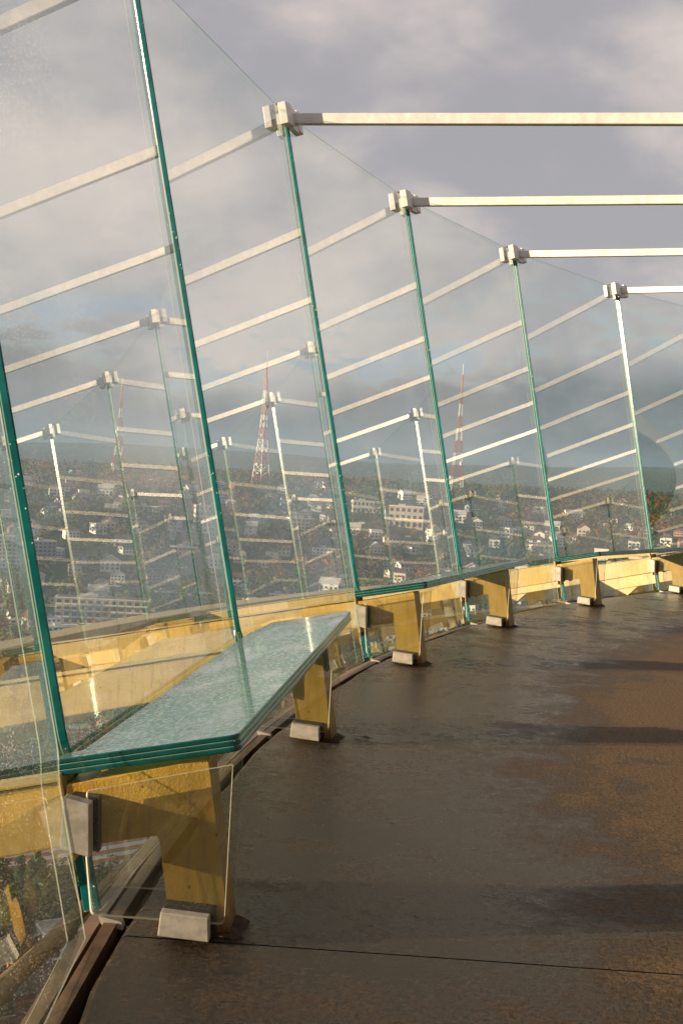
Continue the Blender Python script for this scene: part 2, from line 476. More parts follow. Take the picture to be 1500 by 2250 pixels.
for i in range(NP):
    k = i - 3
    o = proto_panel if i == 0 else copy_tree(proto_panel)
    a = -(k + .5) * DA
    r = R * math.cos(HALF)
    o.location = (r * math.cos(a), r * math.sin(a), 0); o.rotation_euler = (0, 0, a)
    tag(o, PLAB.get(k, 'glass panel of the ring that shows only as a reflection'), 'glass panel', 'glass panels round the deck')

# ---- benches
def make_bench():
    root = empty('glass_bench')
    S0 = .3788                    # height of the top face along the glass
    TH = .0118; GAP = .0014
    poly = [(-1.03, .045), (-1.046, .004), (-1.103, .004), (-1.103, .426), (1.39, .426), (1.39, .088), (1.075, .046)]
    rp = rounded(poly, [.003, .003, .006, .022, .015, .01, .02], 4)
    n = len(rp)
    def bfn(u, nn, t): return pfn(u, S0 - t, nn)
    for q in range(3):
        t0 = q * (TH + GAP); t1 = t0 + TH
        c = .0022
        cxs = [((a - .14) * (1 - .0016) + .14, (b - .236) * (1 - .010) + .236) for a, b in rp]
        V = [bfn(*cxs[i], t0) for i in range(n)] + [bfn(*rp[i], t0 + c) for i in range(n)] + [bfn(*rp[i], t1 - c) for i in range(n)] + [bfn(*cxs[i], t1) for i in range(n)]
        F = [list(range(n))]; MI = [0]
        F.append([3 * n + i for i in range(n)][::-1]); MI.append(2)
        for lay in range(3):
            for i in range(n):
                j = (i + 1) % n
                F.append([lay * n + i, lay * n + j, (lay + 1) * n + j, (lay + 1) * n + i])
                front = rp[i][1] > .40 and rp[j][1] > .40 and abs(rp[i][0] - rp[j][0]) > .5
                MI.append(3 if front else 1)
        mesh_obj('glass_ply', V, F, [M['bench_top'] if q == 0 else M['bench_ply'], M['bench_edge'], M['bench_ply'], M['bench_edge_lit']], root, MI)
        if q < 2:
            V = [bfn(a * .9994, b * .998 if b > .2 else b, t1) for a, b in rp] + [bfn(a * .9994, b * .998 if b > .2 else b, t1 + GAP) for a, b in rp]
            mesh_obj('interlayer', V, [[i, (i + 1) % n, n + (i + 1) % n, n + i] for i in range(n)], M['inter'], root)
    return root
BLAB = {0: 'nearest glass bench, long wet aqua top with dark teal end', 2: 'second glass bench, dark teal end and pale green front edge',
        4: 'third glass bench from the camera, thin green slab at the right'}
proto_bench = make_bench()
first = True
for k in range(-2, 46, 2):
    o = proto_bench if first else copy_tree(proto_bench)
    first = False
    a = -(k + .5) * DA
    r = R * math.cos(HALF)
    o.location = (r * math.cos(a), r * math.sin(a), 0); o.rotation_euler = (0, 0, a)
    tag(o, BLAB.get(k, 'glass bench of the ring beyond the picture frame or reflected'), 'bench', 'glass benches round the deck')

# ---- yellow bracket piers with side plates and blocks
def make_pier():
    root = empty('bracket_pier')
    prof = [(.265, .398), (.338, -.015), (.205, -.015), (.163, .218), (-.05, .172), (-.05, .318), (.03, .336)]
    rp = rounded(prof, [.012, .004, .004, .012, .004, .004, .004], 3)
    o = prism('pier_body', rp, lambda a, b, c: L(c, a, b), -.058, .058, M['gold_leg'], root)
    bev(o, .005, 2)
    # weld seam
    box('weld_seam', L(0, .236, .21), (.135, .1185, .0035), M['gold_leg'], root, 0, Matrix.Rotation(-.12, 3, 'Y'))
    # spoke running out through the joint
    sp = [(-.055, .322), (-.055, .170), (-2.15, -.36), (-2.15, -.155)]
    o = prism('spoke', sp, lambda a, b, c: L(c, a, b), -.042, .042, M['gold'], root); bev(o, .006, 2)
    tp = [(-.06, .329), (-.06, .3245), (-2.14, -.1505), (-2.14, -.146)]
    prism('spoke_cap', tp, lambda a, b, c: L(c, a, b), -.052, .052, M['gold'], root)
    # gusset plate to the second ring
    o = prism('gusset', [(-1.45, -.17), (-1.80, -.255), (-1.80, -.36), (-1.66, -.36)], lambda a, b, c: L(c, a, b), -.03, .03, M['gold'], root)
    # end plate at the glass joint
    o = box('end_plate', L(0, -.048, .245), (.012, .13, .20), M['gold'], root, .004, Matrix.Rotation(TILT, 3, 'Y'))
    tl = Matrix.Rotation(TILT * .0, 3, 'Y')
    for s in (-1, 1):
        # clear side plate
        pl = rounded([(.325, .042), (.028, .042), (.010, .175), (.005, .318), (.325, .398)], [.012, .012, .02, .006, .004], 3)
        n = len(pl); t = .006
        uc = s * .096
        V = [L(uc - t, a, b) for a, b in pl] + [L(uc + t, a, b) for a, b in pl]
        p = mesh_obj('side_plate', V, [list(range(n)), list(range(n, 2 * n))[::-1]], M['plate'], root, fix=False)
        V2 = [L(uc - t, a, b) for a, b in pl] + [L(uc + t, a, b) for a, b in pl]
        mesh_obj('plate_edge', V2, [[i, (i + 1) % n, n + (i + 1) % n, n + i] for i in range(n)], M['plate_edge'], p, fix=False)
        # aluminium blocks, outer face of each plate and the spacer behind it
        prb = [(-.036, .312), (-.040, .196), (.028, .183), (.022, .300)]
        b = prism('joint_block', prb, lambda a, bb, c: L(c, a, bb), s * .103, s * .138, M['alu'], root); bev(b, .003, 2)
        b2 = prism('block_pad', [(-.03, .305), (-.034, .19), (.036, .180), (.030, .303)], lambda a, bb, c: L(c, a, bb), s * .0585, s * .089, M['black'], root)
        fb = prism('foot_block', [(.188, .072), (.184, .018), (.298, .012), (.294, .066)], lambda a, bb, c: L(c, a, bb), s * .1025, s * .132, M['alu'], root); bev(fb, .003, 2)
        prism('foot_pad', [(.190, .075), (.188, .02), (.305, .015), (.300, .070)], lambda a, bb, c: L(c, a, bb), s * .0585, s * .0895, M['black'], root)
    # rusty bedding round the foot
    bp = [(.180 + .012 * math.sin(q * 2.3), 0) for q in range(1)]
    ring = []
    for q in range(20):
        an = q * 2 * math.pi / 20
        w = 1 + .16 * math.sin(q * 1.9) + .12 * math.sin(q * 4.3)
        ring.append((.270 + .098 * w * math.copysign(abs(math.cos(an)) ** .6, math.cos(an)), .082 * w * math.copysign(abs(math.sin(an)) ** .6, math.sin(an))))
    nr_ = len(ring)
    Vg = [L(b, a, .0015) for a, b in ring] + [L(b * .82, .270 + (a - .270) * .84, .011) for a, b in ring]
    mesh_obj('foot_bedding', Vg, [[q, (q + 1) % nr_, nr_ + (q + 1) % nr_, nr_ + q] for q in range(nr_)] + [list(range(nr_, 2 * nr_))], M['rust_bed'], root)
    # small beige drain clip at the foot of the joint
    c = prism('drain_clip', rounded([(.020, .0), (.075, -.01), (.082, -.03), (.03, -.022)], .006, 3), lambda a, b, c: L(c, a, b), .01, .035, M['alu'], root)
    c2 = box('clip_tongue', L(.022, .088, -.055), (.004, .008, .06), M['alu'], root)
    return root
JLAB = {0: 'nearest gold bracket pier under the front end of the nearest bench', 1: 'gold bracket pier under the far end of the nearest bench',
        2: 'gold bracket pier under the dark end of the second bench', 3: 'gold bracket pier under the far end of the second bench',
        4: 'gold bracket pier under the near end of the third bench', 5: 'farthest gold bracket pier at the right edge'}
TLAB = {2: 'white tie bar highest in the picture with its clamp blocks', 3: 'second highest white tie bar across the sky',
        4: 'third white tie bar down, thin and bright', 5: 'lowest and farthest white tie bar at the right edge'}
proto_pier = make_pier()
for i in range(NP):
    k = i - 3
    o = proto_pier if i == 0 else copy_tree(proto_pier)
    a = -k * DA
    o.location = (R * math.cos(a), R * math.sin(a), 0); o.rotation_euler = (0, 0, a)
    tag(o, JLAB.get(k, 'gold bracket pier of the ring outside the frame or reflected'), 'pier', 'gold bracket piers round the deck')
    if k == 1:
        pq = box('plaque', L(-.012, .2865, .325), (.004, .062, .125), M['black'], o, .0015, Matrix.Rotation(.176, 3, 'Y'))
        pq['label'] = 'small black plaque on the inner face of the pier'
# ---- tie bars with clamps at the head of each joint
def make_tie():
    root = empty('tie_bar')
    zt = LEN * CT; vt = -LEN * ST
    # bar
    v0, v1 = vt + .035, 1.72
    s = -.0273
    pr = [(v0, zt + .012 - s * 0), (v1, zt + .012 + s * (v1 - v0)), (v1, zt - .046 + s * (v1 - v0)), (v0, zt - .046)]
    o = prism('bar', pr, lambda a, b, c: L(c, a, b), -.024, .024, M['white_metal'], root); bev(o, .003, 1)
    for sg in (-1, 1):
        ang = Matrix.Rotation(-sg * HALF, 3, 'Z')
        def cfn(u, sv, n):
            v = -sv * ST + n * CT; z = sv * CT + n * ST
            return L(u, v, z)
        for (nlo, nhi, nm) in ((PT / 2 + .004, PT / 2 + .050, 'inner_block'), (-PT / 2 - .044, -PT / 2 - .004, 'outer_block')):
            pr = [(sg * .046, LEN - .086), (sg * .130, LEN - .086), (sg * .130, LEN + .036), (sg * .046, LEN + .036)]
            b = prism(nm, pr, lambda a, bb, c: cfn(a, bb, c - abs(a) * .06), nlo, nhi, M['white_metal'], root); bev(b, .003, 2)
            ge = .056 if sg > 0 else .102
            gpr = [(sg * ge, LEN - .082), (sg * .127, LEN - .082), (sg * .127, LEN - .003), (sg * ge, LEN - .003)]
            g = (PT / 2 + .0005, PT / 2 + .0037) if nlo > 0 else (-PT / 2 - .0037, -PT / 2 - .0005)
            prism('gasket', gpr, lambda a, bb, c: cfn(a, bb, c - abs(a) * .06), g[0], g[1], M['black'], root)
        top = [(sg * .050, LEN + .008), (sg * .127, LEN + .008), (sg * .127, LEN + .034), (sg * .050, LEN + .034)]
        prism('top_bridge', top, lambda a, bb, c: cfn(a, bb, c - abs(a) * .06), -PT / 2 - .0035, PT / 2 + .0035, M['black'], root)
    # saddle plate joining the bar to the clamps
    prism('saddle_plate', [(vt + .028, zt + .03), (vt + .06, zt + .035), (vt + .085, zt - .085), (vt + .055, zt - .09)], lambda a, b, c: L(c, a, b), -.044, .044, M['white_metal'], root)
    return root
proto_tie = make_tie()
for i in range(NP):
    k = i - 3
    o = proto_tie if i == 0 else copy_tree(proto_tie)
    a = -k * DA
    o.location = (R * math.cos(a), R * math.sin(a), 0); o.rotation_euler = (0, 0, a)
    tag(o, TLAB.get(k, 'white tie bar that shows only as a reflection in the glass'), 'tie bar', 'white tie bars round the deck')

# ---- rings of the halo outside the glass
halo = empty('halo_rings', (0, 0, 0))
tag(halo, 'gold ring beams outside the glass that carry the spokes', 'ring beam')
ring_mesh('outer_ring', [(18.16, -.40), (18.30, -.40), (18.32, -.13), (18.16, -.13)], M['gold'], 144, halo)
ring_mesh('middle_ring', [(17.58, -.47), (17.70, -.47), (17.70, -.37), (17.58, -.37)], M['gold'], 144, halo)
def torus(name, r, z, t, mat, parent, n=192):
    return ring_mesh(name, [(r + t * math.cos(q * math.pi / 5), z + t * math.sin(q * math.pi / 5)) for q in range(10)], mat, n, parent, smooth=True)
torus('inner_pipe', 16.5, -.62, .028, M['rust_pipe'], halo)
torus('lower_pipe', 17.05, -1.22, .045, M['rust_pipe'], halo)
for i in range(4):      # hangers from the spokes down to the pipes, near part of the ring only
    k = i - 4
    a = -k * DA
    V = []
    r_ = Matrix.Rotation(a, 3, 'Z')
    for (p0, p1, w, nm) in (((16.35, .09), (16.5, -.60), .022, 'hanger'), ((16.5, -.62), (17.05, -1.22), .018, 'strut'), ((17.05, -1.22), (17.9, -.36), .018, 'strut')):
        d = Vector((p1[0] - p0[0], 0, p1[1] - p0[1])); ln = d.length; d.normalize()
        sx = Vector((0, 1, 0)); sz = d.cross(sx)
        V = []
        for e, base in ((0, Vector((p0[0], 0, p0[1]))), (1, Vector((p1[0], 0, p1[1])))):
            for q in range(8):
                an = q * math.pi / 4
                V.append(r_ @ (base + sx * math.cos(an) * w + sz * math.sin(an) * w))
        F = [[q, (q + 1) % 8, 8 + (q + 1) % 8, 8 + q] for q in range(8)] + [list(range(8)), list(range(8, 16))]
        mesh_obj(nm, V, F, M['rust_pipe'], halo, smooth=False)

# ---- core of the tower: recessed wall under a round overhanging roof
core = empty('tower_core', (0, 0, 0))
tag(core, 'round core with dark soffit and beige rim, mirrored in the far glass', 'building')
ring_mesh('soffit', [(11.0, 2.93), (14.30, 2.93), (14.30, 2.955), (11.0, 2.955)], M['dark_soffit'], 144, core)
ring_mesh('fascia', [(14.28, 2.957), (14.36, 2.90), (14.38, 3.22), (14.28, 3.24)], M['beige'], 144, core)
ring_mesh('roof', [(.05, 4.6), (9.0, 4.2), (14.3, 3.235), (14.3, 3.0), (.05, 3.0)], M['beige'], 144, core)
ring_mesh('wall', [(11.9, -.4), (12.4, -.4), (12.4, 2.928), (11.9, 2.928)], M['dark_wall'], 144, core)
for i in range(48):
    a = -(i + .5) * DA
    rot = Matrix.Rotation(a, 3, 'Z')
    if i % 2 == 0:
        box('soffit_light', rot @ Vector((13.5, 0, 2.922)), (.35, .35, .012), M['beige'], core, 0, rot)

# ------------------------------------------------------------------ land around the tower
FPX = 2762.8
def pixray(px, py):
    d = FW * FPX + RT * (px - 750) - UP * (py - 1125)
    return d.normalized()
def sm(a, b, x):
    t = np.clip((x - a) / (b - a), 0, 1); return t * t * (3 - 2 * t)
def terr(x, y):
    x = np.asarray(x, float); y = np.asarray(y, float)
    dx, dy = x - CAM.x, y - CAM.y
    d = np.hypot(dx, dy); az = np.arctan2(dy, dx)
    wob = 60 * np.sin(az * 9 + 1) + 40 * np.sin(az * 23 + .5)
    hill = sm(820, 1950, d + wob) * (1 - .8 * sm(2300, 4200, d + wob))
    n = 5 * np.sin(x / 130 + 1.3) * np.sin(y / 170) + 3 * np.sin(x / 61 - y / 83) + 1.5 * np.sin(x / 29 + y / 37)
    h = -156 + 112 * hill + n * sm(700, 1300, d)
    far = sm(6000, 15000, d)
    ridge = 92 + 40 * np.sin(az * 7 + 2) + 26 * np.sin(az * 17 + .4) + 12 * np.sin(az * 41)
    h = h * (1 - far) + far * ridge + 25 * np.sin(x / 900 + 2) * np.sin(y / 1100) * sm(3000, 6000, d)
    return h
def ground_hit(px, py, dmin=260.0, dmax=14000.0):
    r = pixray(px, py)
    t = dmin
    hl = math.hypot(r.x, r.y)
    while t < dmax:
        p = CAM + r * (t / hl)
        if p.z < float(terr(p.x, p.y)): return Vector((p.x, p.y, float(terr(p.x, p.y)))), t
        t *= 1.004
    return None, None
def land_mat():
    mt, nt, o = newmat('wooded_land'); N = NT(nt)
    v = N.co('Object')
    a = N.noise(v, .006, 8, .65); b_ = N.noise(v, .03, 8, .7); c_ = N.noise(v, .0011, 6, .6)
    c = N.mix(N.rng(b_, .35, .65), (.018, .034, .014), (.055, .072, .026))
    c = N.mix(N.math('MULTIPLY', N.rng(a, .56, .72), .5), c, (.085, .06, .028))
    vo = N.n('ShaderNodeTexVoronoi', {'Vector': v, 'Scale': .03})
    rnd = N.n('ShaderNodeSeparateColor', {0: vo.outputs['Color']}).outputs[0]
    mk = N.math('MULTIPLY', N.math('LESS_THAN', vo.outputs['Distance'], .24), N.math('GREATER_THAN', N.math('ADD', rnd, N.math('MULTIPLY', N.math('SUBTRACT', c_, .5), 1.2)), .62))
    c = N.mix(mk, c, N.mix(rnd, (.30, .26, .22), (.62, .58, .52)))
    N.out(N.n('ShaderNodeBsdfDiffuse', {'Color': c}).outputs[0]); return mt
M['land'] = land_mat()
def make_land():
    rs = np.concatenate([np.linspace(20, 800, 14), np.linspace(850, 2500, 60), np.geomspace(2600, 20000, 60)])
    fine = np.radians(np.linspace(-112, -62, 160)); rest = np.radians(np.linspace(-62, 248, 130))[1:-1]
    az = np.concatenate([fine, rest])
    A, Rr = np.meshgrid(az, rs)
    X = CAM.x + Rr * np.cos(A); Y = CAM.y + Rr * np.sin(A); Z = terr(X, Y)
    nr, na = A.shape
    V = np.stack([X.ravel(), Y.ravel(), Z.ravel()], 1)
    i, j = np.meshgrid(np.arange(nr - 1), np.arange(na), indexing='ij'); j2 = (j + 1) % na
    F = np.stack([i * na + j, i * na + j2, (i + 1) * na + j2, (i + 1) * na + j], -1).reshape(-1, 4)
    me = bpy.data.meshes.new('terrain'); me.from_pydata(V.tolist(), [], F.tolist()); me.materials.append(M['land'])
    me.polygons.foreach_set('use_smooth', [True] * len(me.polygons))
    o = bpy.data.objects.new('terrain', me); col.objects.link(o); structure(o)
make_land()
M['asphalt'] = pbr('asphalt', (.06, .058, .055), .8, 0, .3, .05)
def road(pts, w):
    V = []; F = []
    P_ = []
    for a, b in zip(pts[:-1], pts[1:]):
        for t in np.linspace(0, 1, 14)[:-1]: P_.append((a[0] + (b[0] - a[0]) * t, a[1] + (b[1] - a[1]) * t))
    P_.append(pts[-1])
    for q, (x, y) in enumerate(P_):
        x2, y2 = P_[min(q + 1, len(P_) - 1)]; x1, y1 = P_[max(q - 1, 0)]
        d = Vector((x2 - x1, y2 - y1)).normalized(); nx, ny = -d.y, d.x
        for s_ in (-.5, .5):
            X, Y = x + nx * w * s_, y + ny * w * s_
            V.append((X, Y, float(terr(X, Y)) + .6))
        if q: F.append([2 * q - 2, 2 * q - 1, 2 * q + 1, 2 * q])
    structure(mesh_obj('road', V, F, M['asphalt']))
for t in range(5): road([(-250, -330 - t * 115), (420, -300 - t * 115)], 11)
for t in range(5): road([(-160 + t * 110, -250), (-120 + t * 118, -1000), (-80 + t * 120, -1750)], 9)

# ---- a wet leaf lying on the deck
r0 = pixray(782, 1620); t0 = -CAM.z / r0.z
lp = CAM + r0 * t0
lv = [(0, 0, .004), (.03, .012, .009), (.055, .004, .006), (.075, -.004, .012), (.05, -.018, .007), (.022, -.016, .010), (-.018, -.004, .004)]
lf = mesh_obj('fallen_leaf', lv, [[0, 1, 5], [1, 2, 4, 5], [2, 3, 4], [0, 5, 6]], pbr('wet_leaf', (.012, .011, .010), .7))
lf.location = (lp.x, lp.y, .001); lf.rotation_euler = (0, 0, 2.6); lf.scale = (1.3, 1.3, 1)
tag(lf, 'small dark wet leaf on the deck beside the pier of the nearest bench', 'leaf')

# ---- masts on the hill
M['mast_red'] = pbr('mast_red', (.42, .10, .06), .5)
M['mast_white'] = pbr('mast_white', (.78, .75, .72), .5)
M['antenna'] = pbr('antenna_grey', (.55, .53, .5), .5)
def tube_into(V, F, a, b, w, n=4):
    d = (b - a).normalized()
    x = d.orthogonal().normalized(); y = d.cross(x)
    o = len(V)
    for e in (a, b):
        for q in range(n):
            an = q * 2 * math.pi / n
            V.append(e + x * (w * math.cos(an)) + y * (w * math.sin(an)))
    for q in range(n): F.append([o + q, o + (q + 1) % n, o + n + (q + 1) % n, o + n + q])
def mast(px, py_base, el_top, dist, label, rot, bulge):
    r = pixray(px, py_base); hl = math.hypot(r.x, r.y)
    p = CAM + r * (dist / hl)
    base = Vector((p.x, p.y, float(terr(p.x, p.y)) - 2))
    top = CAM.z + dist * math.tan(R_(el_top))
    Ht = top - base.z
    root = empty('lattice_mast', base, rot); tag(root, label, 'radio mast', 'red and white masts on the hill')
    nsec = 9; hl_ = Ht * .80
    def wid(z): 
        t = z / hl_
        return 9.0 * (1 - t) ** 1.7 + 1.6
    for s_ in range(nsec):
        V = []; F = []
        z0, z1 = hl_ * s_ / nsec, hl_ * (s_ + 1) / nsec
        for lev in range(2):
            za, zb = z0 + (z1 - z0) * lev / 2, z0 + (z1 - z0) * (lev + 1) / 2
            ca = [Vector((sx * wid(za), sy * wid(za), za)) for sx, sy in ((-1, -1), (1, -1), (1, 1), (-1, 1))]
            cb = [Vector((sx * wid(zb), sy * wid(zb), zb)) for sx, sy in ((-1, -1), (1, -1), (1, 1), (-1, 1))]
            for q in range(4):
                tube_into(V, F, ca[q], cb[q], .5)
                tube_into(V, F, ca[q], cb[(q + 1) % 4], .22); tube_into(V, F, ca[(q + 1) % 4], cb[q], .22)
                tube_into(V, F, cb[q], cb[(q + 1) % 4], .24)
        mesh_obj('lattice_section', V, F, M['mast_red'] if s_ % 2 == 0 else M['mast_white'], root)
    V = []; F = []
    tube_into(V, F, Vector((0, 0, hl_)), Vector((0, 0, Ht * .92)), 1.1, 8); mesh_obj('top_pole', V, F, M['mast_red'], root)
    V = []; F = []
    tube_into(V, F, Vector((0, 0, Ht * .92)), Vector((0, 0, Ht)), .45, 6); mesh_obj('spire', V, F, M['mast_white'], root)
    for q in range(bulge):
        z = hl_ * (.22 + .13 * q); an = q * 2.1
        w = wid(z) + 1.5
        V = []; F = []
        c = Vector((w * math.cos(an), w * math.sin(an), z))
        tube_into(V, F, c - Vector((0, 0, 2.5)), c + Vector((0, 0, 2.5)), 2.2, 8)
        F += [list(range(8)), list(range(8, 16))]
        mesh_obj('antenna_drum', V, F, M['antenna'], root)
mast(258, 1062, 3.29, 2050, 'faint red and white lattice mast farthest left on the hill', .4, 4)
mast(572, 1072, 4.93, 1900, 'red and white lattice mast standing in the middle of the hill', .9, 5)
mast(1000, 1095, 4.82, 1850, 'red and white lattice mast farthest right on the hill', .2, 2)

# ---- houses and blocks
WALLS = {'white': (.74, .72, .68), 'cream': (.62, .54, .42), 'grey': (.36, .37, .37), 'brick': (.33, .14, .085), 'tan': (.46, .36, .26), 'blue grey': (.28, .34, .38)}
WM = {k: pbr('wall_' + k.replace(' ', '_'), c, .8, 0, .12, .3) for k, c in WALLS.items()}
ROOFS = {'dark': pbr('roof_dark', (.07, .065, .06), .8, 0, .3, .4), 'brown': pbr('roof_brown', (.17, .09, .06), .8, 0, .3, .4), 'pale': pbr('roof_pale', (.45, .43, .40), .7, 0, .2, .3)}
M['win'] = pbr('window_glass', (.03, .04, .05), .15)
M['trim'] = pbr('white_trim', (.8, .78, .74), .6)
HOUSE_CACHE = {}
def house_proto(wall, roof, shape):
    key = (wall, roof, shape)
    if key in HOUSE_CACHE: return HOUSE_CACHE[key]
    rr = random.Random(str(key))
    w, d, h = rr.uniform(11, 16), rr.uniform(9, 12), rr.uniform(6, 8.5)
    if shape == 'flat': h = rr.uniform(7, 10)
    root = empty('house')
    x, y = w / 2, d / 2
    mesh_obj('wall', [(-x, -y, -5), (x, -y, -5), (x, y, -5), (-x, y, -5), (-x, -y, h), (x, -y, h), (x, y, h), (-x, y, h)],
             [[0, 1, 5, 4], [1, 2, 6, 5], [2, 3, 7, 6], [3, 0, 4, 7]] + ([[4, 5, 6, 7]] if shape == 'flat' else []), WM[wall], root)
    e = .7; rh = rr.uniform(2.6, 4.2)
    if shape == 'gable_front':
        mesh_obj('gable', [(-x, -y, h), (x, -y, h), (0, -y, h + rh), (-x, y, h), (x, y, h), (0, y, h + rh)], [[0, 1, 2], [3, 4, 5]], WM[wall], root)
        V = [(-x - e, -y - e, h - .35), (0, -y - e, h + rh + .1), (x + e, -y - e, h - .35), (-x - e, y + e, h - .35), (0, y + e, h + rh + .1), (x + e, y + e, h - .35)]
        V += [(a, b, c + .35) for a, b, c in V]
        mesh_obj('roof', V, [[0, 1, 4, 3], [1, 2, 5, 4], [6, 7, 10, 9], [7, 8, 11, 10], [0, 1, 7, 6], [1, 2, 8, 7], [3, 4, 10, 9], [4, 5, 11, 10], [0, 3, 9, 6], [2, 5, 11, 8]], ROOFS[roof], root)
    elif shape == 'hip':
        V = [(-x - e, -y - e, h), (x + e, -y - e, h), (x + e, y + e, h), (-x - e, y + e, h), (-x * .45, 0, h + rh), (x * .45, 0, h + rh)]
        mesh_obj('roof', V, [[0, 1, 5, 4], [1, 2, 5], [2, 3, 4, 5], [3, 0, 4], [3, 2, 1, 0]], ROOFS[roof], root)
    elif shape == 'gable_side':
        mesh_obj('gable', [(-x, -y, h), (-x, y, h), (-x, 0, h + rh), (x, -y, h), (x, y, h), (x, 0, h + rh)], [[0, 1, 2], [3, 4, 5]], WM[wall], root)
        V = [(-x - e, -y - e, h - .3), (x + e, -y - e, h - .3), (x + e, 0, h + rh), (-x - e, 0, h + rh), (-x - e, y + e, h - .3), (x + e, y + e, h - .3)]
        V += [(a, b, c + .35) for a, b, c in V]
        mesh_obj('roof', V, [[0, 1, 2, 3], [3, 2, 5, 4], [6, 7, 8, 9], [9, 8, 11, 10], [0, 1, 7, 6], [4, 5, 11, 10], [0, 3, 9, 6], [3, 4, 10, 9], [1, 2, 8, 7], [2, 5, 11, 8]], ROOFS[roof], root)
    else:
        box('parapet', (0, 0, h + .35), (w + .6, d + .6, .7), M['trim'], root)
        box('roof', (0, 0, h + .72), (w - .6, d - .6, .06), ROOFS[roof], root)
    # windows on the downhill face (local +y) and on both ends
    nx = 3 if w < 14 else 4
    for lev in range(2):
        for q in range(nx):
            cx = -x + w * (q + .5) / nx
            wd = box('window', (cx, y + .05, 1.9 + lev * 3.1), (w / nx * .55, .12, 1.6), M['win'], root)
            box('sill', (cx, y + .12, 1.9 + lev * 3.1 - .92), (w / nx * .62, .28, .16), M['trim'], wd)
        for sx in (-1, 1):
            box('window', (sx * (x + .05), 0, 1.9 + lev * 3.1), (.12, 2.0, 1.5), M['win'], root)
    if shape != 'flat': box('chimney', (x * .55, -y * .25, h + rh * .75), (1.1, 1.1, 2.6), WM['brick'], root)
    else: box('balcony', (0, y + .7, 4.2), (w * .8, 1.4, .25), M['trim'], root)
    HOUSE_CACHE[key] = [root, False]
    return HOUSE_CACHE[key]
LABEL_SHAPE = {'gable_front': 'gable fronted house', 'gable_side': 'pitched roof house', 'hip': 'hip roofed house', 'flat': 'flat roofed house'}
occupied = []; yard = []
def place_house(pos, rz, key, sc=1.0):
    ent = house_proto(*key)
    if ent[1]: o = copy_tree(ent[0])
    else: o = ent[0]; ent[1] = True
    o.location = pos; o.rotation_euler = (0, 0, rz); o.scale = (sc, sc, sc)
    tag(o, 'small %s %s with %s roof among the trees on the hillside' % (key[0], LABEL_SHAPE[key[2]], key[1]), 'house', 'houses on the hillside')
    occupied.append((pos[0], pos[1], 12 * sc))
    dv = Vector((CAM.x - pos[0], CAM.y - pos[1], 0)).normalized()
    for q_ in (16, 32, 48): yard.append((pos[0] + dv.x * q_, pos[1] + dv.y * q_, 9.5 * sc))
def free(x, y, r):
    return all((x - a) ** 2 + (y - b) ** 2 > (r + c) ** 2 for a, b, c in occupied)
def facing(pos): return math.atan2(CAM.y - pos.y, CAM.x - pos.x) - math.pi / 2

def block(name, px, py, wpx, hpx, depth, floors, bays, wall, label, cat='building', yaw=0.0, balc=False, roof='pale', arch=False):
    pos, d = ground_hit(px, py)
    root = empty(name, pos, facing(pos) + yaw); tag(root, label, cat)
    w = wpx * d / FPX; h = hpx * d / FPX
    box('wall', (0, -depth / 2, h / 2 - 4), (w, depth, h + 8), WM[wall], root)
    box('cornice', (0, -depth / 2, h + .35), (w + .8, depth + .8, .7), M['trim'], root)
    box('roof', (0, -depth / 2, h + .72), (w - .8, depth - .8, .06), ROOFS[roof], root)
    box('roof_plant', (w * .15, -depth / 2, h + 1.8), (w * .2, depth * .4, 2.2), WM['grey'], root)
    fh = h / floors; bw = w / bays
    for f in range(floors):
        for b in range(bays):
            cx = -w / 2 + bw * (b + .5); cz = fh * (f + .52)
            if arch and f == 0:
                r_ = bw * .28
                pts = [(-r_, -fh * .38), (r_, -fh * .38)] + [(r_ * math.cos(q * math.pi / 6), fh * .1 + r_ * math.sin(q * math.pi / 6)) for q in range(7)]
                prism('arched_window', pts, lambda a, bb, c: (cx + a, c, cz + bb), .02, .14, M['win'], root)
            else:
                wd = box('window', (cx, .05, cz), (bw * .55, .14, fh * .5), M['win'], root)
            if balc:
                box('balcony', (cx, .8, fh * f + .3), (bw * .86, 1.6, .22), M['trim'], root)
                box('railing', (cx, 1.55, fh * f + .9), (bw * .86, .08, .9), M['trim'], root)
    for f in range(floors):
        for q in range(max(2, int(depth / 5))):
            cy = -depth * (q + .5) / max(2, int(depth / 5))
            for sx in (-1, 1): box('window', (sx * (w / 2 + .05), cy, fh * (f + .52)), (.14, 1.8, fh * .5), M['win'], root)
    occupied.append((pos.x, pos.y, max(w, depth) * .6))
    # keep the foreground clear
    dirv = Vector((CAM.x - pos.x, CAM.y - pos.y, 0)).normalized()
    for q in range(1, 4): occupied.append((pos.x + dirv.x * q * 14, pos.y + dirv.y * q * 14, w * .42))
block('apartment_tower', 25, 1248, 62, 66, 18, 8, 6, 'white', 'white gridded apartment tower at the left edge of the hillside', yaw=.2, balc=True)
block('apartment_tower', 98, 1240, 48, 48, 18, 6, 5, 'grey', 'grey apartment tower beside the white gridded one', yaw=.2)
block('apartment_block', 222, 1376, 200, 56, 16, 4, 12, 'tan', 'long tan apartment block with balcony rows low on the left', yaw=-.1, balc=True, roof='dark')
block('villa', 140, 1398, 70, 18, 12, 2, 6, 'white', 'white villa in front of the long tan block', yaw=.3)
block('villa_annex', 118, 1385, 30, 24, 10, 3, 3, 'white', 'tall white annex beside the white villa', yaw=.3)
block('apartment_block', 450, 1172, 44, 60, 16, 5, 5, 'white', 'white stepped apartment block left of the second glass joint', yaw=.15, balc=True)
block('apartment_block', 320, 1145, 48, 30, 14, 3, 5, 'grey', 'grey flat roofed block on the upper hillside', yaw=-.2)
